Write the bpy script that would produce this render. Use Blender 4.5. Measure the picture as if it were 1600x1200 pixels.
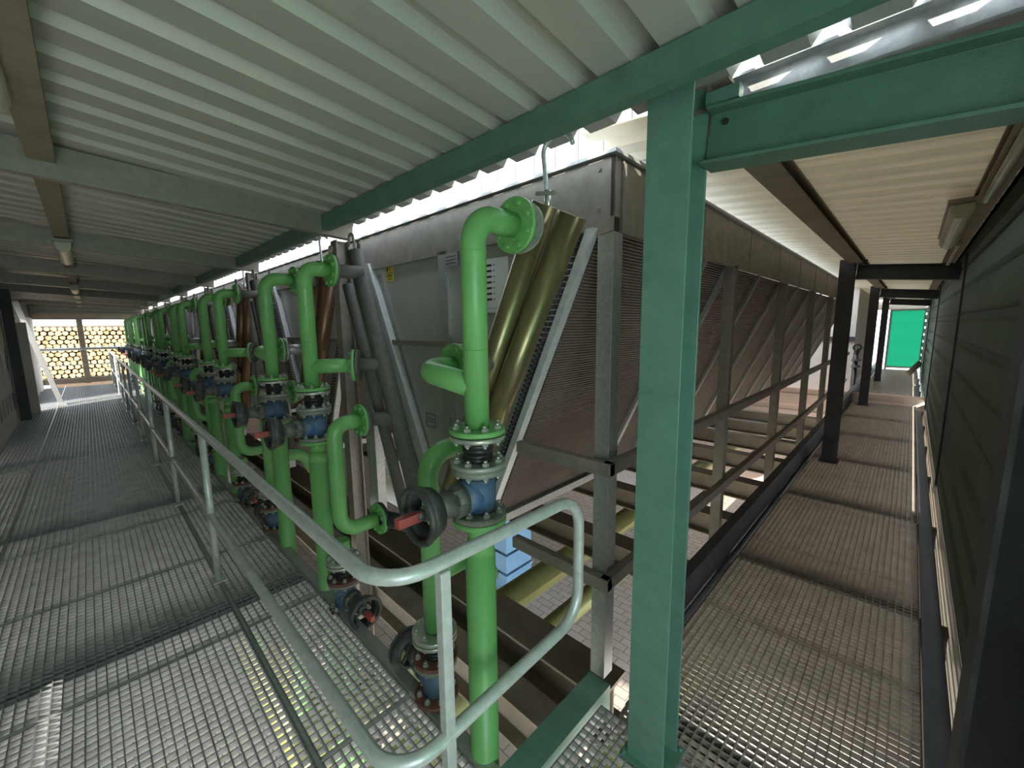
import bpy, math, random
from mathutils import Vector, Matrix
random.seed(7)
for o in list(bpy.data.objects): bpy.data.objects.remove(o)
S = bpy.context.scene; COL = S.collection
# ------------------------------------------------------------------ camera
cam_d = bpy.data.cameras.new('camera'); cam = bpy.data.objects.new('camera', cam_d); COL.objects.link(cam)
S.camera = cam
cam_d.sensor_fit = 'HORIZONTAL'; cam_d.sensor_width = 36.0; cam_d.lens = 36.0*639.37/1600; cam_d.clip_start = .02; cam_d.clip_end = 300
_y, _p, _r = (math.radians(a) for a in (44.19, -7.99, -0.66))
_fw = Vector((-math.sin(_y)*math.cos(_p), math.cos(_y)*math.cos(_p), math.sin(_p)))
_rt = Vector((math.cos(_y), math.sin(_y), 0)); _up = _rt.cross(_fw)
_r2 = math.cos(_r)*_rt + math.sin(_r)*_up; _u2 = -math.sin(_r)*_rt + math.cos(_r)*_up
_m = Matrix((_r2, _u2, -_fw)).transposed().to_4x4(); _m.translation = Vector((0, 0, 1.7)); cam.matrix_world = _m
# ------------------------------------------------------------------ sky, sun, daylight, fill lamp
W = bpy.data.worlds.new('sky'); S.world = W; W.use_nodes = True
bg = W.node_tree.nodes['Background']; bg.inputs[0].default_value = (.80, .90, 1, 1); bg.inputs[1].default_value = 2.3
SUN = Vector((.55, -.75, .36)).normalized()
sd = bpy.data.lights.new('sun', 'SUN'); sd.energy = 5.5; sd.angle = .009; sd.color = (1, .93, .82)
so = bpy.data.objects.new('sun', sd); COL.objects.link(so); so.rotation_euler = SUN.to_track_quat('Z', 'Y').to_euler()
def area(name, loc, target, sx, sy, e, c):
    d = bpy.data.lights.new(name, 'AREA'); d.shape = 'RECTANGLE'; d.size = sx; d.size_y = sy; d.energy = e; d.color = c
    o = bpy.data.objects.new(name, d); COL.objects.link(o); o.location = loc
    o.rotation_euler = (Vector(loc)-Vector(target)).to_track_quat('Z', 'Y').to_euler(); return o
area('daylight_through_green_sheeting', (1.5, -.1, 1.5), (-.5, .3, 1.4), 1.9, 1.9, 9, (.66, 1, .82))
area('cool_fill_lamp', (1.5, -.6, .9), (-1.5, .3, .4), .8, 1.2, 13, (.84, .88, 1))  # added fill lamp for the near floor and rail, no doorway is built
S.view_settings.view_transform = 'Standard'; S.view_settings.look = 'None'
S.view_settings.exposure = 1.3; S.view_settings.gamma = 1; S.view_settings.use_curve_mapping = False
# ------------------------------------------------------------------ materials
MATS = {}
def mat(name, c1, c2=None, rough=.5, metal=0, scale=6, bump=0, bscale=60, kind='noise', stretch=None, spec=.5):
    m = bpy.data.materials.new(name); m.use_nodes = True; MATS[name] = m
    nt = m.node_tree; N = nt.nodes; L = nt.links; b = N['Principled BSDF']
    b.inputs['Roughness'].default_value = rough; b.inputs['Metallic'].default_value = metal
    b.inputs['Specular IOR Level'].default_value = spec
    c2 = c2 or tuple(x*.8 for x in c1)
    tc = N.new('ShaderNodeTexCoord'); mp = N.new('ShaderNodeMapping'); L.new(tc.outputs['Object'], mp.inputs[0])
    if stretch: mp.inputs['Scale'].default_value = stretch
    if kind == 'voronoi':
        t = N.new('ShaderNodeTexVoronoi'); t.inputs['Scale'].default_value = scale; out = t.outputs['Color']
        rgb = N.new('ShaderNodeRGBToBW'); L.new(out, rgb.inputs[0]); fac = rgb.outputs[0]
    else:
        t = N.new('ShaderNodeTexNoise'); t.inputs['Scale'].default_value = scale; t.inputs['Detail'].default_value = 6
        t.inputs['Roughness'].default_value = .65; fac = t.outputs['Fac']
    L.new(mp.outputs[0], t.inputs['Vector'])
    cr = N.new('ShaderNodeValToRGB'); cr.color_ramp.elements[0].position = .3; cr.color_ramp.elements[1].position = .7
    cr.color_ramp.elements[0].color = (*c2, 1); cr.color_ramp.elements[1].color = (*c1, 1)
    L.new(fac, cr.inputs[0]); L.new(cr.outputs[0], b.inputs['Base Color'])
    if bump:
        n2 = N.new('ShaderNodeTexNoise'); n2.inputs['Scale'].default_value = bscale; n2.inputs['Detail'].default_value = 4
        L.new(mp.outputs[0], n2.inputs['Vector'])
        bp = N.new('ShaderNodeBump'); bp.inputs['Strength'].default_value = bump; bp.inputs['Distance'].default_value = .004
        L.new(n2.outputs['Fac'], bp.inputs['Height']); L.new(bp.outputs[0], b.inputs['Normal'])
    return m
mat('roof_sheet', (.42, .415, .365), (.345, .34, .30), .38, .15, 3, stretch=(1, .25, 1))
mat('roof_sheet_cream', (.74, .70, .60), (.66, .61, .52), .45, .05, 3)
m_ = mat('roof_sheet_lucent', (.78, .74, .63), (.70, .66, .56), .45, 0, 3); _n = m_.node_tree; _t = _n.nodes.new('ShaderNodeBsdfTranslucent'); _t.inputs[0].default_value = (.9, .82, .66, 1); _x = _n.nodes.new('ShaderNodeMixShader'); _x.inputs[0].default_value = .13; _n.links.new(_n.nodes['Principled BSDF'].outputs[0], _x.inputs[1]); _n.links.new(_t.outputs[0], _x.inputs[2]); _n.links.new(_x.outputs[0], _n.nodes['Material Output'].inputs[0])  # translucency mixed in to brighten the aisle roof
mat('galvanised', (.42, .43, .42), (.36, .37, .365), .42, .5, 70, .15, kind='voronoi')
mat('galvanised_rail', (.70, .72, .72), (.52, .54, .54), .38, .3, 24, .25, 90)
mat('galvanised_dark', (.32, .285, .25), (.235, .21, .18), .5, .45, 18, .15)
mat('grating_steel', (.40, .41, .42), (.27, .28, .29), .42, .5, 8, .1)
mat('grating_steel_aged', (.44, .39, .34), (.31, .275, .24), .5, .25, 8, .1)
mat('steel_green_lit', (.18, .34, .275), (.13, .26, .21), .38, .25, 9, .2, 120)  # plain steel with the green light from behind the camera put into its colour
mat('steel_green_shaded', (.115, .23, .17), (.08, .17, .125), .42, .2, 9, .2, 120)  # darker copy of the green-lit steel, shade put into the colour
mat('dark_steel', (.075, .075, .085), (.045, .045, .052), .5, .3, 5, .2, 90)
mat('rust_steel', (.27, .225, .165), (.18, .15, .11), .65, .2, 7, .3, 60)
mat('green_paint', (.19, .46, .15), (.15, .38, .12), .38, 0, 7, .12, 70)
mat('blue_paint', (.04, .12, .30), (.13, .15, .14), .5, 0, 16, .3, 70)
mat('black_rubber', (.012, .012, .013), (.03, .03, .032), .45, 0, 10, .2)
mat('cast_iron', (.10, .10, .10), (.19, .19, .17), .6, .3, 26, .5, 60)
mat('wheel_black', (.025, .025, .027), (.10, .10, .095), .5, .1, 24, .3)
mat('cast_iron_dusty', (.30, .30, .25), (.17, .175, .15), .65, .2, 20, .4, 60)
mat('zinc_dirty', (.40, .42, .37), (.27, .29, .25), .45, .4, 25, .3, 60)
mat('bright_zinc', (.62, .63, .58), (.42, .42, .37), .3, .6, 30, .1)
mat('rusty_flange', (.22, .09, .06), (.12, .06, .045), .7, .1, 30, .3)
mat('red_plastic', (.52, .09, .08), (.36, .08, .07), .5, 0, 30, .1)
mat('copper_header', (.24, .13, .075), (.14, .08, .05), .35, .6, 9, .1, stretch=(1, 1, .2))
mat('brass_header', (.28, .23, .11), (.17, .14, .075), .30, .65, 9, .1, stretch=(1, 1, .2))
mat('insulated_header', (.15, .145, .13), (.10, .095, .085), .7, .15, 40, .5, 120)
mat('cooler_sheet', (.46, .46, .43), (.38, .39, .36), .36, .3, 4, .08)
mat('cooler_band', (.36, .33, .29), (.24, .22, .19), .42, .5, 10, .2, 40)
mat('concrete_panel', (.62, .57, .52), (.50, .46, .43), .8, 0, 3, .2, 30)
mat('green_siding', (.12, .165, .115), (.09, .13, .09), .62, 0, 3, .1, spec=.3)
mat('paving', (.60, .54, .50), (.48, .42, .38), .85, 0, 2, .3, 20)
mat('beige_wall', (.72, .56, .46), (.62, .48, .40), .8, 0, 2)
mat('olive_pipe', (.27, .28, .10), (.19, .20, .07), .35, .2, 5, .1)
mat('log_end', (.50, .34, .16), (.40, .25, .11), .8, 0, 9)
mat('log_bark', (.12, .08, .05), (.07, .045, .03), .9, 0, 20, .5)
mat('timber', (.58, .48, .40), (.44, .36, .30), .8, 0, 5, .3)
mat('lamp_plastic', (.55, .52, .42), (.42, .39, .31), .35, 0, 8)
mat('white_paper', (.74, .77, .76), (.68, .71, .70), .7, 0, 3)
mat('yellow_sticker', (.66, .55, .06), (.56, .46, .05), .5, 0, 3)
mat('black_print', (.02, .02, .02), (.02, .02, .02), .6, 0, 3)
mat('blue_crate', (.22, .42, .62), (.18, .36, .55), .5, 0, 3)
def mat_fins(name, c1, c2, n, axis='Z'):
    m = mat(name, c1, c2, .5, .35, 5); nt = m.node_tree; N = nt.nodes; L = nt.links; b = N['Principled BSDF']
    w = N.new('ShaderNodeTexWave'); w.bands_direction = axis; w.inputs['Scale'].default_value = n; w.inputs['Distortion'].default_value = .3
    tc = N.new('ShaderNodeTexCoord'); L.new(tc.outputs['Object'], w.inputs['Vector'])
    bp = N.new('ShaderNodeBump'); bp.inputs['Strength'].default_value = .9; bp.inputs['Distance'].default_value = .012
    L.new(w.outputs['Fac'], bp.inputs['Height']); L.new(bp.outputs[0], b.inputs['Normal'])
    base = b.inputs['Base Color'].links[0].from_socket
    mx = N.new('ShaderNodeMixRGB'); mx.blend_type = 'MULTIPLY'; mx.inputs[0].default_value = .5
    L.new(base, mx.inputs[1]); L.new(w.outputs['Fac'], mx.inputs[2]); L.new(mx.outputs[0], b.inputs['Base Color'])
mat_fins('coil_fins', (.30, .25, .215), (.22, .18, .155), 22)
def mat_translucent(name, c, f=.75):
    m = bpy.data.materials.new(name); m.use_nodes = True; MATS[name] = m
    nt = m.node_tree; N = nt.nodes; L = nt.links; b = N['Principled BSDF']; b.inputs['Base Color'].default_value = (*c, 1); b.inputs['Roughness'].default_value = .4
    t = N.new('ShaderNodeBsdfTranslucent'); mx = N.new('ShaderNodeMixShader'); mx.inputs[0].default_value = f
    ns = N.new('ShaderNodeTexNoise'); ns.inputs['Scale'].default_value = 1.5
    tc = N.new('ShaderNodeTexCoord'); mp = N.new('ShaderNodeMapping'); mp.inputs['Scale'].default_value = (.3, .3, 5)
    L.new(tc.outputs['Object'], mp.inputs[0]); L.new(mp.outputs[0], ns.inputs['Vector'])
    cr = N.new('ShaderNodeValToRGB'); cr.color_ramp.elements[0].color = (c[0]*.6, c[1]*.8, c[2]*.8, 1); cr.color_ramp.elements[1].color = (*c, 1)
    L.new(ns.outputs['Fac'], cr.inputs[0]); L.new(cr.outputs[0], t.inputs[0])
    L.new(b.outputs[0], mx.inputs[1]); L.new(t.outputs[0], mx.inputs[2]); L.new(mx.outputs[0], N['Material Output'].inputs[0])
mat_translucent('green_fibreglass', (.10, .48, .33))
def mat_brick(name):
    m = mat(name, (.60, .54, .50), (.46, .41, .37), .85, 0, 2); nt = m.node_tree; N = nt.nodes; L = nt.links; b = N['Principled BSDF']
    t = N.new('ShaderNodeTexBrick'); t.inputs['Scale'].default_value = 2; t.inputs['Mortar Size'].default_value = .012
    t.inputs['Color1'].default_value = (.62, .54, .47, 1); t.inputs['Color2'].default_value = (.54, .47, .40, 1); t.inputs['Mortar'].default_value = (.25, .22, .2, 1)
    tc = N.new('ShaderNodeTexCoord'); L.new(tc.outputs['Object'], t.inputs['Vector']); L.new(t.outputs['Color'], b.inputs['Base Color'])
mat_brick('paving_stones')
# ------------------------------------------------------------------ mesh builder
def V(*a): return Vector(a)
def frame(d):
    d = d.normalized(); a = V(0, 0, 1) if abs(d.z) < .9 else V(1, 0, 0)
    u = d.cross(a).normalized(); return u, d.cross(u).normalized()
def fillet(pts, r, n=6):
    pts = [Vector(p) for p in pts]; out = [pts[0]]
    for i in range(1, len(pts)-1):
        a, b, c = pts[i-1], pts[i], pts[i+1]; u = (a-b).normalized(); v = (c-b).normalized()
        ang = u.angle(v)
        if ang > 3.1: out.append(b); continue
        rr = min(r, .49*(a-b).length*math.tan(ang/2), .49*(c-b).length*math.tan(ang/2))
        t = rr/math.tan(ang/2); cen = b+(u+v).normalized()*(rr/math.sin(ang/2))
        p0 = b+u*t; p1 = b+v*t; e0 = p0-cen; e1 = p1-cen; tot = e0.angle(e1)
        for k in range(n+1):
            f = k/n; out.append(cen+(e0*math.sin((1-f)*tot)+e1*math.sin(f*tot))/math.sin(tot))
    out.append(pts[-1]); return out
class MB:
    def __init__(s): s.v = []; s.f = []; s.sm = []; s.marks = []
    def add(s, vs, fs, sm=False):
        o = len(s.v); s.v += [tuple(v) for v in vs]; s.f += [tuple(i+o for i in f) for f in fs]; s.sm += [sm]*len(fs); return s
    def box(s, x0, x1, y0, y1, z0, z1):
        vs = [(x, y, z) for z in (z0, z1) for y in (y0, y1) for x in (x0, x1)]
        return s.add(vs, [(0, 2, 3, 1), (4, 5, 7, 6), (0, 1, 5, 4), (2, 6, 7, 3), (0, 4, 6, 2), (1, 3, 7, 5)])
    def extrude(s, prof, o, U, Vv, D):
        o, U, Vv, D = map(Vector, (o, U, Vv, D)); n = len(prof)
        a = [o+U*p[0]+Vv*p[1] for p in prof]; b = [p+D for p in a]
        fs = [(i, (i+1) % n, n+(i+1) % n, n+i) for i in range(n)]+[tuple(range(n-1, -1, -1)), tuple(range(n, 2*n))]
        return s.add(a+b, fs)
    def ibeam(s, p0, p1, h, b, up=(0, 0, 1), tf=.012, tw=.008):
        p0 = Vector(p0); D = Vector(p1)-p0; up = Vector(up); side = D.cross(up).normalized(); up = side.cross(D).normalized()
        H = h/2; B = b/2; t = tw/2; q = [(-B, -H), (B, -H), (B, -H+tf), (t, -H+tf), (t, H-tf), (B, H-tf), (B, H), (-B, H), (-B, H-tf), (-t, H-tf), (-t, -H+tf), (-B, -H+tf)]
        return s.extrude(q, p0, side, up, D)
    def cbeam(s, p0, p1, h, b, up=(0, 0, 1), t=.008, flip=1):
        p0 = Vector(p0); D = Vector(p1)-p0; up = Vector(up); side = D.cross(up).normalized()*flip; up = D.cross(side).normalized()*(-flip)
        q = [(0, -h/2), (b, -h/2), (b, -h/2+t), (t, -h/2+t), (t, h/2-t), (b, h/2-t), (b, h/2), (0, h/2)]
        return s.extrude(q, p0, side, up, D)
    def bar(s, p0, p1, w, h, up=(0, 0, 1)):
        p0 = Vector(p0); D = Vector(p1)-p0; up = Vector(up); side = D.cross(up).normalized(); up = side.cross(D).normalized()
        return s.extrude([(-w/2, -h/2), (w/2, -h/2), (w/2, h/2), (-w/2, h/2)], p0, side, up, D)
    def cyl(s, p0, p1, r, n=20, r1=None, sm=True):
        p0, p1 = Vector(p0), Vector(p1); u, v = frame(p1-p0); r1 = r if r1 is None else r1
        c = [(math.cos(2*math.pi*i/n), math.sin(2*math.pi*i/n)) for i in range(n)]
        vs = [p0+(u*a+v*b)*r for a, b in c]+[p1+(u*a+v*b)*r1 for a, b in c]
        o = len(s.v); s.add(vs, [(i, (i+1) % n, n+(i+1) % n, n+i) for i in range(n)], sm)
        s.f += [tuple(o+i for i in range(n-1, -1, -1)), tuple(o+n+i for i in range(n))]; s.sm += [False, False]; return s
    def tube(s, path, r, n=16):
        P = [Vector(p) for p in path]; Q = [P[0]]
        for p in P[1:]:
            if (p-Q[-1]).length > 1e-5: Q.append(p)
        P = Q; T = []
        for i in range(len(P)):
            a = P[i]-P[i-1] if i else P[1]-P[0]; b = P[i+1]-P[i] if i < len(P)-1 else a
            T.append((a.normalized()+b.normalized()).normalized())
        u, _ = frame(T[0]); vs = []
        for i, p in enumerate(P):
            u = (u-T[i]*u.dot(T[i])).normalized(); v = T[i].cross(u)
            k = 1
            for j in range(n):
                a = 2*math.pi*j/n; vs.append(p+(u*math.cos(a)+v*math.sin(a))*r)
        fs = [(i*n+j, i*n+(j+1) % n, (i+1)*n+(j+1) % n, (i+1)*n+j) for i in range(len(P)-1) for j in range(n)]
        s.add(vs, fs, True); o = len(s.v)-len(vs)
        s.f += [tuple(o+j for j in range(n-1, -1, -1)), tuple(o+(len(P)-1)*n+j for j in range(n))]; s.sm += [False, False]; return s
    def torus(s, c, ax, R, r, n=32, m=10):
        c = Vector(c); u, v = frame(Vector(ax)); ax = Vector(ax).normalized(); vs = []
        for i in range(n):
            a = 2*math.pi*i/n; d = u*math.cos(a)+v*math.sin(a)
            for j in range(m):
                b = 2*math.pi*j/m; vs.append(c+d*(R+r*math.cos(b))+ax*(r*math.sin(b)))
        return s.add(vs, [(i*m+j, i*m+(j+1) % m, ((i+1) % n)*m+(j+1) % m, ((i+1) % n)*m+j) for i in range(n) for j in range(m)], True)
    def flange(s, c, ax, R=.1, t=.018, n=28, bolts=8, br=.011, both=True):
        c = Vector(c); ax = Vector(ax).normalized(); u, v = frame(ax)
        s.cyl(c-ax*t/2, c+ax*t/2, R, n)
        for k in range(bolts):
            a = 2*math.pi*(k+.5)/bolts; p = c+(u*math.cos(a)+v*math.sin(a))*(R*.79)
            f0 = len(s.f)
            s.cyl(p+ax*t/2, p+ax*(t/2+.012), br, 6, sm=False).cyl(p+ax*(t/2+.012), p+ax*(t/2+.021), br*.55, 8)
            if both: s.cyl(p-ax*t/2, p-ax*(t/2+.012), br, 6, sm=False)
            s.marks += range(f0, len(s.f))
        return s
    def lathe(s, c, ax, prof, n=32):
        c = Vector(c); ax = Vector(ax).normalized(); u, v = frame(ax); m = len(prof); vs = []
        for i in range(n):
            a = 2*math.pi*i/n; d = u*math.cos(a)+v*math.sin(a)
            for (rr, h) in prof: vs.append(c+d*rr+ax*h)
        return s.add(vs, [(i*m+j, i*m+(j+1) % m, ((i+1) % n)*m+(j+1) % m, ((i+1) % n)*m+j) for i in range(n) for j in range(m)], True)
    def build(s, name, m, parent=None, bevel=0, m2=None):
        me = bpy.data.meshes.new(name); me.from_pydata(s.v, [], s.f); me.materials.append(MATS[m])
        if m2:
            me.materials.append(MATS[m2])
            for i in s.marks: me.polygons[i].material_index = 1
        me.polygons.foreach_set('use_smooth', s.sm); me.update()
        o = bpy.data.objects.new(name, me); COL.objects.link(o)
        if parent: o.parent = parent
        if bevel:
            b = o.modifiers.new('bevel', 'BEVEL'); b.width = bevel; b.segments = 2; b.limit_method = 'ANGLE'
        return o
def tag(o, label=None, cat=None, group=None, kind=None):
    if label: o['label'] = label
    if cat: o['category'] = cat
    if group: o['group'] = group
    if kind: o['kind'] = kind
    return o
def thing(name, loc, label, cat, group=None):
    o = bpy.data.objects.new(name, None); COL.objects.link(o); o.location = loc; o.empty_display_size = .1
    return tag(o, label, cat, group)
def copy_tree(o, parent=None, depth=0):
    c = o.copy(); COL.objects.link(c)
    if parent: c.parent = parent
    for ch in list(o.children): copy_tree(ch, c, depth+1)
    return c
ORD = ['first', 'second', 'third', 'fourth', 'fifth', 'sixth', 'seventh', 'eighth', 'ninth', 'tenth', 'eleventh', 'twelfth', 'thirteenth', 'fourteenth',
       'fifteenth', 'sixteenth', 'seventeenth', 'eighteenth', 'nineteenth', 'twentieth', 'twenty-first', 'twenty-second', 'twenty-third', 'twenty-fourth', 'twenty-fifth']
def nth(k): return 'nearest' if k == 0 else ORD[k]+' nearest'
PITCH = 2.33; NU = 8
# ================================================================== SETTING
GZ = -2.6
g = MB().box(-45, 15, -25, 30, GZ-.1, GZ).build('ground', 'paving_stones'); tag(g, kind='structure')
def sheet_profile(n, pitch, low, h, slope):
    top = []
    for i in range(n):
        a = i*pitch; top += [(a, 0), (a+low, 0), (a+low+slope, h), (a+pitch-slope, h)]
    top.append((n*pitch, 0)); return top
def roof_sheet(name, m, o, U, D, n, pitch=.2, low=.112, h=.035, slope=.024):
    pr = sheet_profile(n, pitch, low, h, slope); U = Vector(U); D = Vector(D); o = Vector(o); up = U.cross(D).normalized()
    if up.z < 0: up = -up
    mb = MB(); t = .003; a = []
    for (u, v) in pr: a.append(o+U*u+up*v)
    for (u, v) in pr: a.append(o+U*u+up*(v+t))
    k = len(pr); b = [p+D for p in a]; vs = a+b; fs = []
    for i in range(k-1):
        fs += [(i, i+1, 2*k+i+1, 2*k+i), (k+i, 3*k+i, 3*k+i+1, k+i+1), (i, k+i, k+i+1, i+1), (2*k+i, 2*k+i+1, 3*k+i+1, 3*k+i)]
    mb.add(vs, fs); ob = mb.build(name, m); tag(ob, kind='structure'); return ob
SL = .088
def rz(y): return 2.475-SL*(y-1.2)         # underside of the walkway roof
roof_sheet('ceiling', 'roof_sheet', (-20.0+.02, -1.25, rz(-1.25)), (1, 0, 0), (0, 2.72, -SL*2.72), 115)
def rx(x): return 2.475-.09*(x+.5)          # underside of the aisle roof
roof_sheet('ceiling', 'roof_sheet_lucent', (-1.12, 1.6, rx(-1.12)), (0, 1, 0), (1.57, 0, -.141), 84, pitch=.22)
# aisle wall: horizontal trapezoid siding
def siding(name, m, x, y0, y1, z0, z1, pitch=.235, d=.03, axis='x'):
    pr = []; z = z0
    while z < z1-.01:
        pr += [(0, z), (0, z+pitch*.62), (d, z+pitch*.70), (d, z+pitch*.92)]; z += pitch
    pr.append((0, z)); back = [(d+.03, z), (d+.03, z0)]
    mb = MB()
    if axis == 'x': mb.extrude(pr+back, (x, y0, 0), (1, 0, 0), (0, 0, 1), (0, y1-y0, 0))
    else: mb.extrude(pr+back, (y0, x, 0), (0, 1 if axis == 'y' else -1, 0), (0, 0, 1), (y1-y0, 0, 0))
    ob = mb.build(name, m); tag(ob, kind='structure'); return ob
siding('wall_right', 'green_siding', .30, 1.2, 20.2, .14, 2.36)
siding('wall_right_foot', 'roof_sheet_cream', .315, 1.2, 20.2, -.32, .06, pitch=.095, d=.02)
MB().box(.30, .36, 1.5, 20.2, 2.36, 2.44).build('trim_1', 'galvanised')['kind'] = 'structure'
for i, y in enumerate((5.5, 10.35, 15.2)):
    MB().box(.285, .30, y-.012, y+.012, .1, 2.3).build('trim_%d' % (i+2), 'dark_steel')['kind'] = 'structure'
# green translucent panel closing the aisle
MB().box(-.56, .27, 20.25, 20.256, .12, 2.1).build('window_1', 'green_fibreglass')['kind'] = 'structure'
fr = MB(); fr.box(-.62, -.56, 20.2, 20.26, 0, 2.16); fr.box(.27, .30, 20.2, 20.26, 0, 2.16); fr.box(-.56, .27, 20.2, 20.26, 2.1, 2.16); fr.box(-.56, .27, 20.2, 20.26, .06, .12)
fr.build('trim_5', 'galvanised')['kind'] = 'structure'
MB().box(-1.0, .34, 20.26, 20.3, 2.14, 2.55).build('wall_end', 'roof_sheet_cream')['kind'] = 'structure'
# walls around the camera end of the walkway
MB().box(1.6, 1.606, -1.1, 1.6, 0, 2.7).build('window_2', 'green_fibreglass')['kind'] = 'structure'
wl = MB(); HX0, HX1, HZ0, HZ1 = -2.30, -1.68, .36, .412  # slit shaped so the sun throws a patch on the floor
wl.box(-9, HX0, -1.14, -1.09, -.1, 2.62); wl.box(HX1, 2.65, -1.14, -1.09, -.1, 2.62); wl.box(HX0, HX1, -1.14, -1.09, -.1, HZ0); wl.box(HX0, HX1, -1.14, -1.09, HZ1, 2.62)
wl.build('wall_left_near', 'roof_sheet_cream')['kind'] = 'structure'
MB().box(.36, 2.65, 1.6, 1.65, -.1, 2.75).build('wall_corner', 'green_siding')['kind'] = 'structure'
_w = MB().box(-9, 2.65, -1.2, -1.1, GZ, -1.35); _w.box(-22, -9, -1.2, -1.1, GZ, -.1); _w.build('ground_sun_block', 'concrete_panel')['kind'] = 'structure'  # unseen wall added to keep the sun off the ground below
MB().box(-19.6, -14.6, -1.24, -1.12, -.1, 2.12).build('far_floor_sun_block', 'concrete_panel')['kind'] = 'structure'  # panel added to keep sun off the far walkway floor
MB().box(-19.8, -19.7, 1.55, 13, GZ, 3.0).build('far_pipe_light_block', 'beige_wall')['kind'] = 'structure'  # wall added to hold sky light back from the far pipes
MB().box(-19.7, -19.6, -1.3, 1.55, 2.28, 3.0).build('wall_end_fascia', 'roof_sheet')['kind'] = 'structure'
MB().box(-19.6, -9, -1.24, -1.16, 2.12, 3.0).build('wall_left_fascia', 'dark_steel')['kind'] = 'structure'
MB().box(-19.6, -.98, 13, 13.1, -.3, 3.0).build('wall_back_upper', 'concrete_panel')['kind'] = 'structure'
MB().box(-1.08, -.98, 13.1, 20.3, -.3, 3.0).build('wall_aisle_far', 'concrete_panel')['kind'] = 'structure'
MB().box(-19.6, -.98, 12.95, 13, 1.25, 1.36).build('trim_7', 'dark_steel')['kind'] = 'structure'
# concrete panel with dark shapes on the left
cw = MB().box(-13.2, -9.02, -1.15, -1.09, -.1, 2.22).build('wall_left', 'concrete_panel'); cw['kind'] = 'structure'
mk = MB()
for k in range(5):                                        # dark pin shaped cut-outs
    x = -12.6+k*.62
    mk.extrude([(-.075, 0), (.075, 0), (.06, .10), (.045, .34), (0, .48), (-.045, .34), (-.06, .10)], (x, -1.088, .98), (1, 0, 0), (0, 0, 1), (0, -.004, 0))
for k in range(9):
    x = -12.9+k*.42
    mk.box(x, x+.17, -1.092, -1.087, .28, .58)
tag(mk.build('wall_left_cutouts', 'dark_steel'), kind='structure')
MB().box(-13.3, -13.22, -1.15, -.86, 0, 1.9).build('trim_6', 'concrete_panel')['kind'] = 'structure'
# ------------------------------------------------------------------ far opening of the walkway
def single(mb, name, m, label, cat, group=None, bevel=0):
    return tag(mb.build(name, m, bevel=bevel), label, cat, group)
EX = -19.6
single(MB().box(EX, EX+.06, -1.25, 1.5, 2.08, 2.3), 'timber_board', 'timber', 'weathered board across the top of the opening at the walkway end', 'board')
single(MB().box(EX, EX+.06, -1.25, 1.5, .02, .2), 'timber_board', 'timber', 'low weathered kick board at the far end of the walkway floor', 'board')
single(MB().box(EX-.02, EX+.1, -.2, -.06, 0, 2.1), 'timber_post', 'timber', 'wooden post standing in the middle of the opening before the log pile', 'post')
single(MB().cyl((EX+.12, -1.2, 1.14), (EX+.12, 1.5, 1.14), .045, 12), 'hand_rail', 'galvanised_rail', 'thick grey upper rail across the opening before the log pile', 'rail')
single(MB().cyl((EX+.12, -1.2, .62), (EX+.12, 1.5, .62), .016, 10), 'hand_rail', 'galvanised_rail', 'thin grey lower rail across the opening before the log pile', 'rail')
for i, (y, z0, z1) in enumerate(((-1.30, -2.6, 2.5), (1.45, -2.6, 2.5))):
    single(MB().box(EX-.05, EX+.1, y-.07, y+.07, z0, z1), 'timber_post', 'timber', ('left' if i == 0 else 'right')+' corner post of the opening at the walkway end', 'post')
# log pile: every visible log end its own object
def make_log(r, L=1.2):
    n = 11; mb = MB(); vs = []; ph = random.random()*6
    pr = [(r*(1+.07*math.sin(3*a+ph)+.04*math.sin(5*a))*math.cos(a), r*(1+.07*math.sin(3*a+ph)+.04*math.sin(5*a))*math.sin(a)) for a in [2*math.pi*i/n for i in range(n)]]
    mb.extrude(pr, (-L, 0, 0), (0, 1, 0), (0, 0, 1), (L, 0, 0))
    o = mb.build('log', 'log_bark'); o.data.materials.append(MATS['log_end']); o.data.polygons[n+1].material_index = 1; return o
protos = [make_log(r) for r in (.084, .088, .093, .098)]
used = set(); cnt = 0; LX = -25.5
for row in range(15):
    z = -.15+row*.178
    for c in range(25):
        y = -2.05+c*.205+(.1 if row % 2 else 0)
        top = 2.35+.22*math.sin(y*2.3)+.1*math.sin(y*7)
        if z > top or cnt >= 300: continue
        k = random.randrange(4); p = protos[k]
        if k in used: o = p.copy(); COL.objects.link(o)
        else: o = p; used.add(k)
        o.location = (LX+random.uniform(-.08, .08), y+random.uniform(-.01, .01), z+random.uniform(-.01, .01)); o.rotation_euler = (random.uniform(0, 6.28), 0, 0)
        tag(o, 'sunlit cut log lying in the big pile outside beyond the far end opening', 'log', 'logs in the pile beyond the walkway end'); cnt += 1
mb = MB(); mb.box(LX-1.4, LX+.02, -2.3, 3.3, GZ, -.26); mb.box(LX-1.6, LX-.55, -2.2, 3.2, -.26, 1.95)  # box behind the logs is added to darken the gaps between them
single(mb, 'log_gap_backing', 'log_bark', 'dark box under and behind the log pile, added to darken its gaps', 'backing box')
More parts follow.
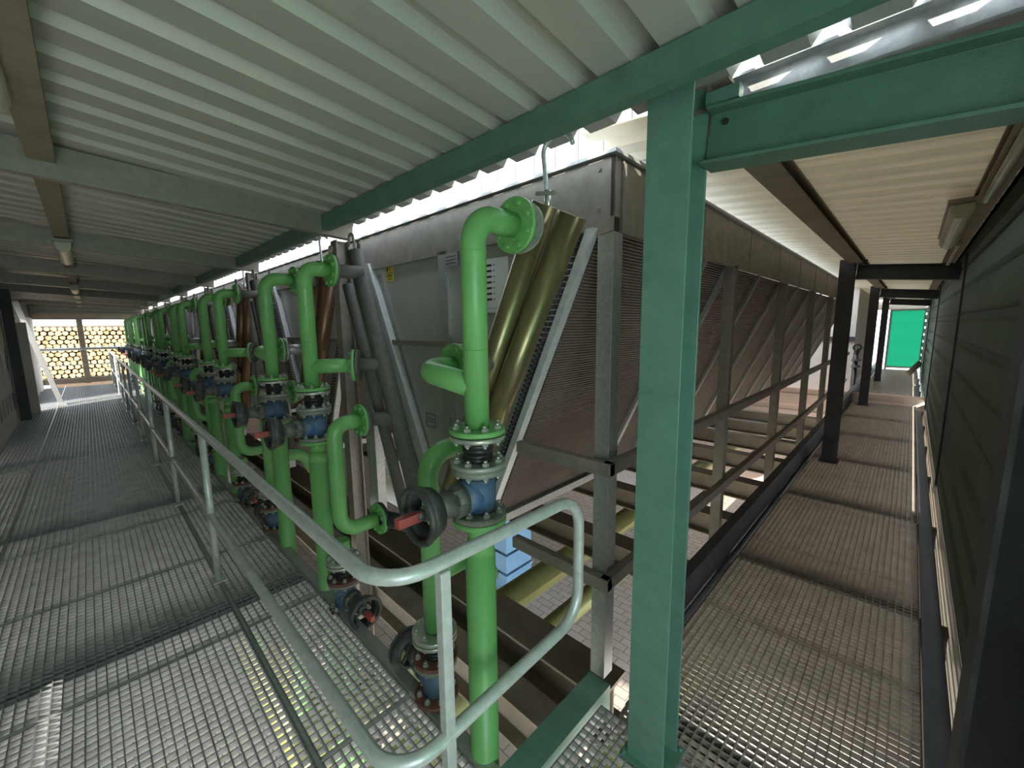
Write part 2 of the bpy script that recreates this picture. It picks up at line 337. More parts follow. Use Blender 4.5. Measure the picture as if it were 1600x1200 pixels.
# ------------------------------------------------------------------ floor gratings
def grating(w, l, bearing='x', px=.034, py=.036, h=.034):
    """panel spanning 0..w in x and 0..l in y, top at z=0"""
    mb = MB(); t = .0023; e = .003
    mb.box(0, w, 0, e*2, -h, 0); mb.box(0, w, l-e*2, l, -h, 0); mb.box(0, e*2, 0, l, -h, 0); mb.box(w-e*2, w, 0, l, -h, 0)
    n = max(1, round(l/(px if bearing == 'x' else py)))
    for i in range(1, n):
        y = l*i/n; mb.box(0, w, y-t, y+t, -h if bearing == 'x' else -.024, -.0005 if bearing == 'x' else 0)
    n = max(1, round(w/(py if bearing == 'x' else px)))
    for i in range(1, n):
        x = w*i/n; mb.box(x-t, x+t, 0, l, -.024 if bearing == 'x' else -h, 0 if bearing == 'x' else -.0005)
    return mb
XS = [-2.60+1.07*k for k in range(-15, 5)]
strips = [(-1.07, -.645, 'narrow wall side'), (-.635, .445, 'wide middle'), (.465, .87, 'narrow pipe side')]
for (a, b, nm) in strips:
    P = grating(1.052, b-a, 'x', px=.037, py=.042).build('floor_grating', 'grating_steel')
    for k, x in enumerate(reversed(XS)):
        o = P if k == 0 else P.copy()
        if k: COL.objects.link(o)
        o.location = (x+.004, a, 0)
        tag(o, 'grey floor grating in the %s strip, left walkway, %s to camera' % (nm, nth(k)), 'floor grating', 'gratings of the left walkway')
P = grating(.96, 1.032, 'y').build('floor_grating', 'grating_steel_aged')
for k in range(18):
    o = P if k == 0 else P.copy()
    if k: COL.objects.link(o)
    o.location = (-.78, 1.454+1.05*k, 0)
    tag(o, 'brownish steel floor grating of the right aisle, %s to the camera' % nth(k), 'floor grating', 'gratings of the right aisle')
single(grating(1.04, .55, 'y'), 'floor_grating', 'grating_steel', 'small corner grating panel where the aisle meets the walkway, at the green-lit column foot', 'floor grating').location = (-.86, .89, 0)
# floor carriers
def beamthing(name, m, fn, label, cat, group=None):
    mb = MB(); fn(mb); return single(mb, name, m, label, cat, group)
beamthing('edge_channel', 'galvanised', lambda b: b.box(-19.5, -.97, .878, .935, -.14, .006), 'grey steel edge channel along the pipe side of the walkway floor', 'channel')
beamthing('edge_channel', 'steel_green_lit', lambda b: b.box(-1.0, -.885, .88, 1.56, -.14, 0), 'greenish flat topped channel from walkway corner to the cooler post foot', 'channel')
beamthing('edge_channel', 'dark_steel', lambda b: b.box(.185, .20, 1.5, 20, -.12, .012).box(.20, .272, 1.5, 20, -.12, -.02), 'black edge strip of the aisle floor along the siding', 'channel')
beamthing('kick_beam', 'dark_steel', lambda b: b.cbeam((-.83, 1.72, .10), (-.83, 20, .10), .42, .06, flip=1), 'dark deep kick beam between right aisle floor and coolers', 'beam')
beamthing('conduit', 'dark_steel', lambda b: b.cyl((-.80, 1.75, .02), (-.80, 20, .02), .016, 10), 'thin dark conduit at the foot of the aisle kick beam', 'conduit')
fb = None
for k, x in enumerate([-.2, -2.85, -5.15, -8.1, -10.6, -13.1, -15.6, -18.1]):
    mb = MB().ibeam((0, -1.2, -.11), (0, .87, -.11), .15, .10)
    if fb is None: fb = mb.build('floor_beam', 'dark_steel'); o = fb
    else: o = fb.copy(); COL.objects.link(o)
    o.location = (x, 0, 0); tag(o, 'dark cross beam under the left walkway grating, %s to the camera' % nth(k), 'beam', 'cross beams under the walkway')
fb = None
for k in range(11):
    if fb is None: fb = MB().ibeam((-.8, 0, -.11), (.3, 0, -.11), .15, .10).build('floor_beam', 'dark_steel'); o = fb
    else: o = fb.copy(); COL.objects.link(o)
    o.location = (0, 1.6+1.6*k, 0); tag(o, 'dark cross beam under the right aisle grating, %s to the camera' % nth(k), 'beam', 'cross beams under the aisle')
for (y, nm) in ((-.64, 'wall side'), (.455, 'pipe side')):
    single(MB().box(-19.5, 1.6, y-.008, y+.008, -.03, .003), 'seam_strip', 'galvanised', 'pale flat strip between walkway gratings on the %s' % nm, 'strip')
# ------------------------------------------------------------------ roof steel
beamthing('edge_purlin', 'steel_green_shaded', lambda b: b.cbeam((-20, 1.2, 2.419), (2.6, 1.2, 2.419), .095, .055, flip=-1), 'long green-lit roof edge purlin running above the coolers front', 'purlin')
purl = beamthing('roof_purlin', 'rust_steel', lambda b: b.ibeam((-20, -.06, 2.53), (2.6, -.06, 2.53), .09, .09), 'rust brown purlin along the middle of the walkway roof', 'purlin')
beamthing('roof_purlin', 'rust_steel', lambda b: b.ibeam((-20, -1.15, 2.61), (2.6, -1.15, 2.61), .12, .09), 'dark purlin over the left wall of the walkway', 'purlin')
raf = None
for k in range(NU):
    x = -2.98-PITCH*k
    if raf is None:
        raf = MB().bar((0, -1.2, 2.555), (0, 1.42, 2.41), .06, .15).build('roof_rafter', 'galvanised_dark'); o = raf
    else: o = raf.copy(); COL.objects.link(o)
    o.location = (x-.02, 0, 0); tag(o, 'grey steel rafter crossing under the walkway roof, %s to the camera' % nth(k), 'rafter', 'rafters of the walkway roof')
pst = None
for k in range(NU):
    x = -3.06-PITCH*k
    if pst is None: pst = MB().ibeam((0, 0, GZ), (0, 0, 2.33), .10, .096, up=(0, 1, 0), tf=.01, tw=.007).build('roof_post', 'galvanised_dark'); o = pst
    else: o = pst.copy(); COL.objects.link(o)
    o.location = (x, 1.36, 0); tag(o, 'slim grey steel post between pipe pairs carrying a rafter, %s to the camera' % nth(k), 'post', 'posts along the walkway roof edge')
# aisle columns and their beams
colnames = ['big green-lit steel column in the foreground with flanges', 'second steel column of the aisle row, dark with bluish top', 'third dark column of the aisle row', 'fourth dark column of the aisle row, near the green end panel']
for k, y in enumerate((1.33, 6.18, 11.03, 15.88)):
    c = thing('steel_column', (-.60, y+.07, 0), colnames[k], 'column', 'columns of the right aisle')
    m = 'steel_green_lit' if k == 0 else 'dark_steel'  # only the nearest column carries the green light in its colour
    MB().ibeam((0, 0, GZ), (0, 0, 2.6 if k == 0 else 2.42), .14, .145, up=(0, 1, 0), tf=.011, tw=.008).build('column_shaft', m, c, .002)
    pl = MB().box(-.095, .095, -.095, .095, -.02, .004)
    for sx in (-.08, .08):
        for sy in (-.083, .083): pl.cyl((sx, sy, .004), (sx, sy, .018), .008, 6, sm=False)
    pl.build('base_plate', m, c)
    MB().box(.075, .17, .02, .06, 2.37, 2.41).build('cap_bracket', m, c)
    bm = thing('aisle_beam', (-.52, y+.12, 2.28), '%s beam spanning from the %s aisle column to the siding' % ('green-lit deep' if k == 0 else 'dark', ORD[k]), 'beam', 'beams across the right aisle')
    x1 = 2.0 if k == 0 else .83
    MB().ibeam((0, 0, 0), (x1, 0, -.085*x1/.83*.9), .165, .11, tf=.01, tw=.007).build('beam_profile', 'steel_green_shaded' if k == 0 else m, bm, .0015)
    hb = MB().cyl((.05, -.005, .04), (.05, -.012, .04), .009, 10); hb.build('bolt_hole', 'black_print', bm)
beamthing('roof_purlin', 'rust_steel', lambda b: b.ibeam((-.53, 1.45, 2.415), (-.53, 20, 2.415), .085, .12), 'rusty brown purlin running down the right aisle roof over the columns', 'purlin')
beamthing('roof_purlin', 'rust_steel', lambda b: b.ibeam((.22, 1.45, 2.355), (.22, 20, 2.355), .075, .08), 'brown purlin of the aisle roof along the siding top', 'purlin')
beamthing('roof_purlin', 'galvanised', lambda b: b.cbeam((-.50, 1.545, 2.42), (2.6, 1.545, 2.42), .10, .05, flip=1), 'smooth grey purlin above the green-lit beam at top right', 'purlin')
# ------------------------------------------------------------------ guard rail
gr = thing('guard_rail', (-.9, .45, 0), 'galvanised tubular guard rail along the walkway turning the corner beside the valves', 'guard rail')
H = 1.045; LZ = .47
def rel(p): return (p[0]+.9, p[1]-.45, p[2])
loop = fillet([rel(p) for p in [(-18.8, .45, H), (-.9, .45, H), (-.9, 1.305, H-.02), (-.9, 1.305, LZ+.03), (-.9, .45, LZ), (-18.8, .45, LZ)]], .13, 8)
MB().tube(loop, .0215, 18).build('rail_tube', 'galvanised_rail', gr)
xs = [-3.27, -5.05, -6.8, -8.5, -10.2, -11.9, -13.6, -15.3, -17.0, -18.7]
for x in xs:
    pm = MB().cyl(rel((x, .45, 0)), rel((x, .45, H-.015)), .021, 14); pm.box(x+.9-.05, x+.9+.05, -.04, .04, 0, .008)
    pm.build('rail_post', 'galvanised_rail', gr)
pm = MB().box(-.017, .017, .165, .20, -.06, H-.03); pm.box(-.03, .03, .15, .215, -.06, .0)
pm.build('rail_post', 'galvanised_rail', gr, .004)
# ------------------------------------------------------------------ dry coolers (local: x=0 at right frame edge, y=0 front face)
CL = 9.6; K = .455
def xr(z): return -.07-(2.12-z)*K
def xl(z): return -2.22+(2.24-z)*K
def make_cooler():
    r = thing('dry_cooler', (-.95, 1.6, 0), '', 'cooler', 'V shaped dry coolers standing side by side')
    b = MB().extrude([(xl(2.16), 2.16), (xl(.52), .52), (xr(.52)-.12, .52), (xr(2.16)-.10, 2.16)], (0, .03, 0), (1, 0, 0), (0, 0, 1), (0, .006, 0)); b.build('end_panel', 'cooler_sheet', r)
    b = MB()                                              # folded flanges at both slanted edges of the end panel
    for (x0, x1, z0, z1) in ((xl(2.2), xl(.52), 2.2, .52),):
        b.extrude([(x0-.012, z0), (x1-.012, z1), (x1+.10, z1), (x0+.062, z0)], (0, -.02, 0), (1, 0, 0), (0, 0, 1), (0, .05, 0))
    b.build('panel_flange', 'galvanised_rail', r)
    b = MB().extrude([(xr(2.12)-.004, 2.12), (xr(.55)-.004, .55), (xr(.55)-.045, .55), (xr(2.12)-.045, 2.12)], (0, -.03, 0), (1, 0, 0), (0, 0, 1), (0, .05, 0)); b.build('coil_end_flange', 'galvanised_rail', r)
    MB().box(-1.25, -1.16, .0, .03, 1.64, 2.17).build('panel_strap', 'galvanised', r)
    MB().box(-1.25, -1.16, .0, .03, .55, 1.56).build('panel_strap', 'galvanised', r)
    MB().box(xl(1.6)+.03, xr(1.6)-.15, -.01, .03, 1.575, 1.61).build('panel_strap', 'galvanised_dark', r)
    # top band, fan deck, flange
    t = MB(); t.extrude([(0, 2.40), (0, 2.10), (-.06, 2.09), (-.34, 2.15), (-2.28, 2.15), (-2.28, 2.40)], (0, 0, 0), (1, 0, 0), (0, 0, 1), (0, .012, 0))
    for (sx, sz) in ((-.07, 2.36), (-.07, 2.2), (-.32, 2.33), (-2.2, 2.3)): t.cyl((sx, 0, sz), (sx, -.006, sz), .009, 8)
    t.build('top_band', 'cooler_band', r)
    t = MB().box(-.012, 0, 0, .06, 2.16, 2.41); t.box(-.012, 0, .075, CL, 2.10, 2.40)
    for k in range(9):
        y = .075+k*.98; t.box(0, .004, y, y+.012, 2.10, 2.40)
    t.build('side_band', 'cooler_band', r)
    MB().box(-2.30, .02, -.02, CL, 2.405, 2.42).build('fan_deck', 'galvanised', r)
    t = MB(); n = 14
    for i in range(n): t.box(-2.3+i*2.3/n, -2.3+(i+.93)*2.3/n, .45, .47, 2.42, 2.86)
    t.box(-2.3, 0, .47, .49, 2.42, 2.9); t.box(-2.3, 0, .40, .47, 2.42, 2.45)
    t.build('fan_plenum', 'galvanised', r)
    # coils
    for (nm, f, s, y1) in (('coil', xr, -1, CL), ('coil', xl, 1, CL)):
        top, bot = 2.12, .55
        q = [(f(top), top), (f(bot), bot), (f(bot)+s*.13, bot-.02), (f(top)+s*.13, top)]
        c = MB().extrude(q, (0, .03, 0), (1, 0, 0), (0, 0, 1), (0, CL-.03, 0)).build(nm, 'coil_fins', r)
        fr = MB()
        ys = (1.23, 1.70, 2.55, 3.40, 4.25, 5.08, 5.93, 6.78, 7.6, 8.45, 9.3)
        for y in ys:
            fr.extrude([(f(top)-s*.028, top), (f(bot)-s*.028, bot), (f(bot)+s*.02, bot), (f(top)+s*.02, top)], (0, y, 0), (1, 0, 0), (0, 0, 1), (0, .05, 0))
        fr.box(min(f(bot)-.03, f(bot)+.03), max(f(bot)-.03, f(bot)+.03), 0.0, CL, bot-.05, bot-.0)
        fr.build('coil_divider', 'galvanised', c)
    # tube ends comb beside headers
    for (f, off) in ((xr, -.062), (xl, -.03)):
        t = MB(); z = 2.10
        while z > .6:
            t.cyl((f(z)+off, .02, z), (f(z)+off, -.06, z), .0095, 6); z -= .026
        t.build('tube_ends', 'black_rubber', r)
    # headers
    def hdr(name, m, x, z0, z1, y, rad, kk=K, s=1):
        MB().cyl((x, y, z0), (x-s*(z0-z1)*kk, y, z1), rad, 24).build(name, m, r)
    hdr('header_pipe', 'brass_header', -.065, 2.14, .62, -.20, .059, .52)
    hdr('header_pipe', 'brass_header', -.165, 2.19, .62, -.25, .054, .50)
    hdr('header_pipe', 'insulated_header', -1.766, 2.20, .45, -.30, .052, .42, -1)
    hdr('header_pipe', 'insulated_header', -1.92, 2.0, .45, -.29, .036, .42, -1)
    def stub(p0, p1, rad=.042, m='galvanised'):
        p0 = Vector(p0); p1 = Vector(p1); d = (p1-p0).normalized()
        MB().cyl(p0, p1, rad, 18).cyl(p0, p0+d*.016, .098, 26).build('header_stub', m, r)
    stub((-.14, -.435, 2.07), (-.20, -.28, 2.07), m='bright_zinc'); stub((-.48, -.475, 1.53), (-.49, -.27, 1.53)); stub((-.48, -.435, 1.17), (-.66, -.25, 1.17))
    stub((-1.69, -.485, 2.06), (-1.675, -.30, 2.06), m='insulated_header')
    stub((-1.69+.142, -.66+.228, 1.47), (-1.69+.25, -.66+.38, 1.47), m='insulated_header')
    # vent pipe with hook
    v = MB().tube(fillet([(-.17, -.22, 2.17), (-.185, -.22, 2.30), (-.20, -.22, 2.42), (-.12, -.22, 2.475), (-.06, -.22, 2.42), (-.05, -.22, 2.395)], .05, 6), .0095, 12)
    v = v.build('vent_pipe', 'galvanised_rail', r)
    MB().cyl((-.17, -.22, 2.17), (-.175, -.22, 2.25), .016, 10).bar((-.22, -.24, 2.245), (-.12, -.24, 2.225), .012, .014).build('vent_valve', 'bright_zinc', v)
    v = MB().tube(fillet([(-1.762, -.3, 2.19), (-1.762, -.3, 2.27), (-1.782, -.3, 2.33), (-1.832, -.3, 2.32), (-1.842, -.3, 2.25)], .04, 6), .0085, 10).build('vent_pipe', 'galvanised_dark', r)
    # stand: square posts and side rails
    for (px, py) in ((-.04, .05), (-2.29, .05)):
        MB().box(px-.04, px+.04, py-.04, py+.04, -.05, 2.1).build('stand_post', 'galvanised', r, .003)
    return r
cool = make_cooler()
CN = ['nearest cooler, showing its grey end panel with yellow sticker and data sheet', 'second cooler along the walkway, behind the first twin green pipes']
coolers = []
# extras that only the nearest cooler carries are added after copying
for k in range(1, NU):
    c = copy_tree(cool); c.location = (-.95-PITCH*k, 1.6, 0); coolers.append(c)
    tag(c, (CN[1] if k == 1 else 'V shaped dry cooler behind green pipes, %s to the camera' % nth(k)))
tag(cool, CN[0])
for c in coolers:
    for ch in c.children:
        if ch.name.startswith('header_pipe') and ch.data.materials[0].name == 'brass_header':
            ch.data = ch.data.copy() if ch.data.users > NU else ch.data
            for s in ch.material_slots: s.link = 'OBJECT'; s.material = MATS['copper_header']
# aisle side posts and rails of the nearest cooler
for y in (1.72, 3.42, 5.12, 6.8, 8.5):
    MB().box(-.075, -.0, y-.03, y+.04, -.1, 2.12).build('stand_post', 'galvanised_dark', cool, .003)
for z in (1.06, .50):
    nm = MB().box(0, .045, -.05, CL, z-.03, z+.03); nm.build('stand_rail', 'galvanised_dark', cool, .003)
    MB().box(-.52 if z > 1 else -.56, .045, -.06, -.01, z-.03, z+.03).build('stand_rail', 'galvanised_dark', cool, .003)
# ------------------------------------------------------------------ piping: one thing per riser, local origin on the axis at floor level
R1 = .0445; R2 = .057
def valve_set(par, z_top, wheel=(0, -1), big=True, rust=False):
    """green flange, zinc ring, rubber bellows, zinc flange, globe valve with wheel, lower flange; returns nothing"""
    fm = 'rusty_flange' if rust else 'bright_zinc'
    MB().flange((0, 0, z_top), (0, 0, 1), .1, .018, both=False, br=.013).build('flange', 'green_paint' if not rust else 'bright_zinc', par, m2='bright_zinc')
    MB().flange((0, 0, z_top-.022), (0, 0, -1), .1, .016, both=False).build('flange', 'bright_zinc', par)
    bl = MB(); z = z_top-.03
    for (a, b, r0, r1) in ((0, -.012, .05, .052), (-.012, -.03, .054, .058), (-.03, -.05, .058, .054), (-.05, -.066, .052, .056), (-.066, -.085, .056, .05)):
        bl.cyl((0, 0, z+a), (0, 0, z+b), r0, 22, r1)
    bl.build('rubber_compensator', 'black_rubber', par)
    MB().flange((0, 0, z_top-.122), (0, 0, 1), .1, .018, both=False, br=.013).build('flange', 'zinc_dirty' if not rust else fm, par, m2='bright_zinc')
    zt = z_top-.142; zb = zt-.17
    MB().flange((0, 0, zt), (0, 0, -1), .098, .02, both=False).build('flange', 'cast_iron_dusty', par, m2='bright_zinc'); vb = MB(); vb.cyl((0, 0, zt), (0, 0, zt-.04), .06, 22, .056)
    vb.cyl((0, 0, zt-.03), (0, 0, zb+.02), .063, 24, .063)
    d = Vector((wheel[0], wheel[1], 0)).normalized(); zc = (zt+zb)/2-.01
    vb.cyl(V(0, 0, zc), V(0, 0, zc)+d*.085, .058, 22)
    v = vb.build('valve_body', 'blue_paint', par)
    bn = MB().cyl(V(0, 0, zc)+d*.085, V(0, 0, zc)+d*.125, .06, 20, .052); bn.cyl(V(0, 0, zc)+d*.125, V(0, 0, zc)+d*.20, .05, 20, .034); bn.cyl(V(0, 0, zc)+d*.20, V(0, 0, zc)+d*.24, .03, 16, .025)
    u, w = frame(d)
    for k in range(6):
        a = 2*math.pi*k/6; p = V(0, 0, zc)+(u*math.cos(a)+w*math.sin(a))*.05; bn.cyl(p+d*.10, p+d*.135, .008, 6, sm=False)
    bn.build('valve_bonnet', 'cast_iron', v)
    wc = V(0, 0, zc)+d*.262
    wh = MB().torus(wc, d, .088, .012, 40, 12); wh.lathe(wc, d, [(.098, -.004), (.078, -.06), (.066, -.06), (.084, 0)], 40)
    for k in range(3):
        a = 2*math.pi*k/3+.4; e = (u*math.cos(a)+w*math.sin(a))
        wh.cyl(wc-d*.03, wc+e*.072-d*.045, .009, 8)
    wh.cyl(wc-d*.03, wc+d*.006, .018, 12)
    wh.build('hand_wheel', 'wheel_black', v)
    st = MB().bar(wc-d*.01, wc+d*.075, .026, .03); st.build('spindle_cover', 'red_plastic', v)
    MB().flange((0, 0, zb), (0, 0, 1), .1, .02, both=True, br=.013).build('flange', fm if rust else 'cast_iron_dusty', par, m2='bright_zinc')
    return zb
def riser_A(par, top=2.07, zf=1.335, ylen=.205, branch=True, low=GZ):
    MB().tube(fillet([(0, 0, zf+.01), (0, 0, top), (0, ylen-.01, top)], .105, 10), R1, 22).build('upper_pipe', 'green_paint', par)
    MB().flange((0, ylen, top), (0, 1, 0), .1, .02, both=True).build('flange', 'green_paint', par)
    MB().cyl((0, ylen+.011, top), (0, ylen+.017, top), .093, 26).build('gasket', 'rusty_flange', par)
    rg = MB().torus((0, 0, top-.12), (0, 0, 1), R1, .0022, 24, 6); rg.torus((0, 0, 1.62), (0, 0, 1), R1, .002, 24, 6); rg.build('weld_seam', 'green_paint', par)
    zb = valve_set(par, zf)
    lw = MB().flange((0, 0, zb-.022), (0, 0, 1), .1, .02, bolts=0); lw.cyl((0, 0, zb-.03), (0, 0, zb-.09), R1, 22, R1).cyl((0, 0, zb-.09), (0, 0, zb-.16), R1, 22, R2).cyl((0, 0, zb-.16), (0, 0, low), R2, 24)
    lw.build('lower_pipe', 'green_paint', par)
XA, YA = -1.09, .94
def mkA():
    t = thing('riser_pipe', (XA, YA, 0), '', 'pipe', 'tall green riser pipes with blue valves')
    riser_A(t)
    MB().tube(fillet([(-.34, .16, 1.53), (-.31, -.01, 1.53), (0, 0, 1.49)], .10, 10), R1, 20).build('branch_elbow', 'green_paint', t)
    MB().flange((-.34, .17, 1.53), (0, 1, 0), .1, .02, both=True).build('flange', 'green_paint', t)
    return t
def mkB():
    t = thing('return_pipe', (-1.43, YA+.01, 0), '', 'pipe', 'green return pipes from the cooler headers')
    MB().tube(fillet([(0, .22, 1.17), (0, 0, 1.17), (0, 0, .36)], .13, 12), R1, 22).build('upper_pipe', 'green_paint', t)
    MB().flange((0, .22, 1.17), (0, 1, 0), .1, .02, both=True).build('flange', 'green_paint', t)
    zb = valve_set(t, .345, wheel=(-1, .02), rust=True)
    MB().cyl((0, 0, zb), (0, 0, zb-.08), R1, 20, R2).cyl((0, 0, zb-.08), (0, 0, GZ), R2, 20).build('lower_pipe', 'olive_pipe', t)
    MB().tube(fillet([(0, .0, .62), (-.0, .26, .62), (-.0, .34, .45)], .1, 8), .05, 16).build('cross_pipe', 'green_paint', t)
    return t
def mkC():
    t = thing('riser_pipe', (-2.64, YA, 0), '', 'pipe', 'tall green riser pipes with blue valves')
    riser_A(t, top=2.06, zf=1.335, ylen=.16)
    MB().cyl((0, 0, 1.47), (.13, .21, 1.47), R1, 20).build('branch_pipe', 'green_paint', t)
    MB().flange((.132, .213, 1.47), (.53, .85, 0), .1, .02, both=True).build('flange', 'green_paint', t)
    MB().torus((0, .17, 2.185), (0, 1, 0), .022, .006, 20, 8).build('lifting_eye', 'galvanised_dark', t)
    return t
def mkD():
    t = thing('bypass_pipe', (-2.39, YA+.01, 0), '', 'pipe', 'C shaped green bypass pipes')
    MB().tube(fillet([(0, .16, 1.14), (0, 0, 1.14), (0, 0, .47), (.0, .24, .47)], .11, 10), R1, 22).build('bent_pipe', 'green_paint', t)
    MB().flange((0, .165, 1.14), (0, 1, 0), .1, .02, both=True).build('flange', 'green_paint', t)
    MB().flange((0, .245, .47), (0, 1, 0), .1, .02, both=True).build('flange', 'green_paint', t)
    MB().cyl((0, .18, 1.14), (.12, .36, 1.14), .042, 18).cyl((0, .178, 1.14), (0, .192, 1.14), .098, 24).build('header_stub', 'insulated_header', t)
    MB().cyl((0, .26, .47), (.30, .38, .47), .05, 18).cyl((0, .258, .47), (0, .275, .47), .1, 24).build('header_stub', 'dark_steel', t)
    zb = valve_set(t, .30, wheel=(1, .02), rust=True)
    MB().cyl((0, 0, .31), (0, 0, .42), R1, 20).cyl((0, 0, zb), (0, 0, GZ), R1, 20).build('lower_pipe', 'green_paint', t)
    return t
for fn, nm in ((mkA, 'green riser with top elbow feeding the right side of the %s cooler'), (mkB, 'green return pipe with low rusty valve under the %s cooler'),
               (mkC, 'green riser with lifting eye feeding the left side of the %s cooler'), (mkD, 'C shaped green pipe at the left foot of the %s cooler')):
    p = fn(); x0 = p.location.x
    for k in range(NU):
        o = p if k == 0 else copy_tree(p)
        o.location.x = x0-PITCH*k-(.0 if k == 0 else .0)
        tag(o, nm % nth(k))
# ------------------------------------------------------------------ notices on the nearest cooler
def on_panel(name, m, x0, x1, z0, z1, y, label, cat, lines=()):
    o = single(MB().box(x0, x1, y-.0015, y, z0, z1), name, m, label, cat)
    if lines:
        b = MB()
        for (a0, a1, c0, c1) in lines: b.box(x0+(x1-x0)*a0, x0+(x1-x0)*a1, y-.0022, y-.0015, z0+(z1-z0)*c0, z0+(z1-z0)*c1)
        b.build('print', 'black_print', o)
    return o
on_panel('warning_sticker', 'yellow_sticker', -2.90, -2.79, 2.045, 2.165, 1.628, 'yellow warning sticker at top left of the nearest cooler end panel', 'sticker',
         [(.1, .3, .62, .85), (.1, .9, .5, .53), (.2, .8, .34, .4), (.2, .8, .26, .3), (.25, .85, .12, .17), (.5, .58, .62, .85)])
on_panel('data_sheet', 'white_paper', -1.80, -1.60, 1.78, 2.08, 1.628, 'pale data sheet on the end panel behind the nearest riser', 'sheet',
         [(.12, .34, .86-.105*i, .90-.105*i) for i in range(7)]+[(.4, .48, .87-.105*i, .885-.105*i) for i in range(7)]+[(.1, .95, .08, .085)])
on_panel('rating_plate', 'galvanised', -2.44, -2.33, 1.0, 1.10, 1.628, 'small grey rating plate low on the nearest cooler end panel', 'plate', [(0, 1, 0, .05), (0, 1, .95, 1), (0, .05, 0, 1), (.95, 1, 0, 1), (.2, .8, .4, .45), (.2, .8, .6, .65)])
on_panel('data_sheet', 'galvanised', -2.13, -2.0, 2.07, 2.15, 1.6, 'small embossed label near the strap top of the nearest cooler', 'plate', [(.1, .9, .2, .26), (.1, .9, .45, .5), (.1, .9, .7, .75)])
# paper on the walkway
pp = single(MB().box(-.15, .15, -.1, .1, 0, .002), 'paper_sheet', 'white_paper', 'white sheet of paper lying on the left walkway grating', 'paper'); pp.location = (-7.65, -.78, .004); pp.rotation_euler = (0, 0, .3)
# ------------------------------------------------------------------ pit steel and pipes
sbm = beamthing('support_beam', 'rust_steel', lambda b: b.ibeam((-20, 1.80, -.40), (-1.0, 1.80, -.40), .30, .26, tf=.018, tw=.012), 'brown wide flange beam under the coolers front', 'beam')
beamthing('support_beam', 'rust_steel', lambda b: b.ibeam((-20, 1.46, -.44), (-1.0, 1.46, -.44), .26, .17, tf=.016, tw=.012), 'brown lower beam between riser pipes and cooler front', 'beam')
for x in (-1.45, -1.9): MB().cyl((x, 1.71, -.25), (x, 1.71, -.235), .014, 6, sm=False).build('bolt', 'bright_zinc', sbm)
sb = None
for k in range(7):
    if sb is None: sb = MB().ibeam((-20, 0, -.30), (-.86, 0, -.30), .22, .20).build('support_beam', 'rust_steel'); o = sb
    else: o = sb.copy(); COL.objects.link(o)
    o.location = (0, 3.1+1.15*k, 0); tag(o, 'dark cross beam below the cooler coils, %s to the camera' % nth(k), 'beam', 'cross beams under the coolers')
for (x, z, r, nm) in ((-2.36, -.70, .12, 'left thick olive insulated pipe below the nearest cooler'), (-1.87, -.70, .085, 'right olive insulated pipe below the nearest cooler'), (-1.4, -1.9, .16, 'lower olive pipe deep below the nearest cooler')):
    single(MB().cyl((x, .6, z), (x, 12, z), r, 28), 'insulated_pipe', 'olive_pipe', nm, 'pipe')
single(MB().cyl((-20, 1.0, -1.9), (-.9, 1.0, -1.9), .2, 28), 'insulated_pipe', 'olive_pipe', 'thick olive collector pipe running below the green risers', 'pipe')
bw = siding('wall_back', 'beige_wall', 11.5, -22, 2, GZ, .1, pitch=.4, axis='y')
q = MB(); q.box(-.4, .4, -.3, -.28, 0, .31); q.box(-.4, .4, .28, .3, 0, .31); q.box(-.4, -.38, -.28, .28, 0, .31); q.box(.38, .4, -.28, .28, 0, .31); q.box(-.4, .4, -.3, .3, 0, .02)
q.box(-.42, .42, -.32, -.3, .27, .31).box(-.42, .42, .3, .32, .27, .31).box(.4, .42, -.3, .3, .27, .31)
crate = q.build('storage_crate', 'blue_crate')
for k, nm in enumerate(('bottom', 'second from the bottom', 'third from the bottom', 'topmost')):
    o = crate if k == 0 else crate.copy()
    if k: COL.objects.link(o)
    o.location = (-4.75, 4.6, GZ+.34*k); tag(o, 'light blue plastic crate behind the near riser, %s of its stack' % nm, 'crate', 'stacked blue crates')
nb = thing('notice_board', (-4.75, 2.62, -.55), 'white notice with yellow emblem seen between header and post', 'sign')
MB().box(-.3, .3, 0, .01, -.1, .55).build('board', 'white_paper', nb); q = MB().cyl((.03, -.004, .2), (.03, 0, .2), .06, 20); q.build('emblem', 'yellow_sticker', nb)
q = MB()
for k in range(7): q.box(-.2, .15, -.003, 0, .30+.03*k, .308+.03*k)
q.build('print', 'black_print', nb)
# ------------------------------------------------------------------ lamps and conduits
def lamp(loc, ln, label, axis='x'):
    t = thing('tube_lamp', loc, label, 'lamp', 'unlit tube lamps under the roofs')
    b = MB(); n = 10; pr = [(-.05, .03), (-.05, 0)]+[(-.05*math.cos(a), -.055*math.sin(a)) for a in [math.pi*i/n for i in range(1, n)]]+[(.05, 0), (.05, .03)]
    U = (0, 1, 0) if axis == 'x' else (1, 0, 0); D = (ln, 0, 0) if axis == 'x' else (0, ln, 0)
    b.extrude(pr, (0, 0, 0), U, (0, 0, 1), D); b.build('lamp_cover', 'lamp_plastic', t, .006)
    b = MB()
    if axis == 'x': b.box(-.01, ln+.01, -.06, .06, .03, .055)
    else: b.box(-.06, .06, -.01, ln+.01, .03, .055)
    b.build('lamp_housing', 'galvanised_dark', t)
lamp((-2.25, -.14, 2.475), 1.25, 'plastic covered tube lamp under the roof at top left edge')
lamp((-6.2, -.06, 2.42), 1.0, 'tube lamp hanging under the walkway roof, middle of three')
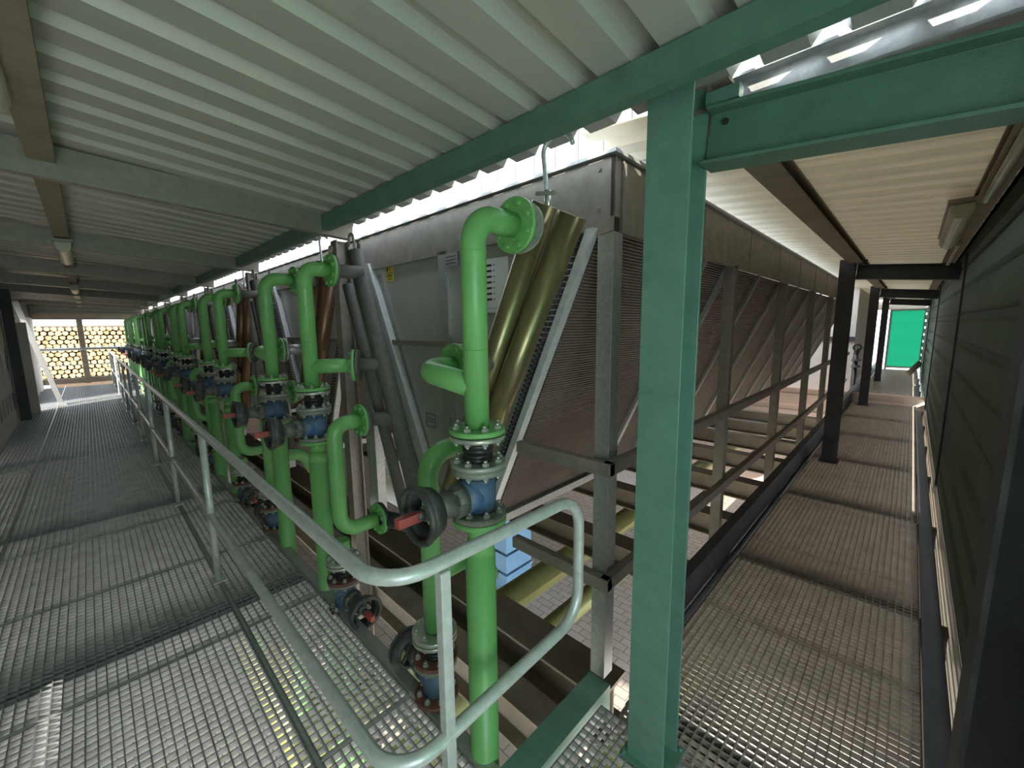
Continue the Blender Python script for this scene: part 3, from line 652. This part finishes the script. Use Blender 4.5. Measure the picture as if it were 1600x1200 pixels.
lamp((-10.9, -.06, 2.42), 1.0, 'farthest tube lamp under the walkway roof')
lamp((.14, 3.35, 2.30), 1.3, 'dusty tube lamp under the right aisle roof beside the siding', 'y')
single(MB().tube([(.21, 1.5, 2.29), (.21, 3.2, 2.30)], .018, 12), 'conduit', 'lamp_plastic', 'pale cable conduit leading to the aisle lamp, near piece', 'conduit')
single(MB().tube([(.20, 4.75, 2.29), (.20, 6.1, 2.27)], .014, 10), 'conduit', 'lamp_plastic', 'pale cable conduit behind the aisle lamp, far piece', 'conduit')
# ------------------------------------------------------------------ left wall column, brace
single(MB().ibeam((-12.3, -1.0, 0), (-12.3, -1.0, 2.5), .14, .14, up=(1, 0, 0)), 'steel_column', 'dark_steel', 'dark column at the end of the concrete panel on the left', 'column')
single(MB().bar((-14.2, -.58, 0), (-13.6, -.98, 2.35), .09, .09, up=(1, 0, 0)).box(-14.29, -14.11, -.66, -.5, 0, .05), 'wall_brace', 'galvanised', 'inclined grey brace leaning from walkway floor to the left wall top', 'brace')
single(MB().ibeam((.25, 1.50, GZ), (.25, 1.50, 2.2), .14, .14, up=(1, 0, 0)), 'steel_column', 'dark_steel', 'dark post at the lower right picture edge in front of the siding', 'column')
# ------------------------------------------------------------------ far aisle items
vv = thing('valve_stack', (-.86, 12.2, 0), 'black topped valve pipe standing between the far aisle columns', 'valve')
MB().cyl((0, 0, GZ), (0, 0, 1.0), .035, 12).build('stand_pipe', 'dark_steel', vv); MB().flange((0, 0, .85), (0, 0, 1), .09, .03).build('flange', 'cast_iron', vv); MB().flange((0, 0, .7), (0, 0, 1), .09, .03).build('flange', 'cast_iron', vv)
MB().torus((0, 0, 1.14), (.3, -1, .3), .07, .02, 20, 8).cyl((0, 0, 1.0), (0, 0, 1.12), .05, 12).build('hand_wheel', 'black_rubber', vv)
single(MB().bar((.02, 15.2, .30), (.24, 15.5, .62), .03, .16).box(.16, .2, 15.3, 15.4, 0, .42), 'desk_board', 'lamp_plastic', 'slanted pale board fixed by the siding at the aisle end', 'board')
print('objects', len(bpy.data.objects))
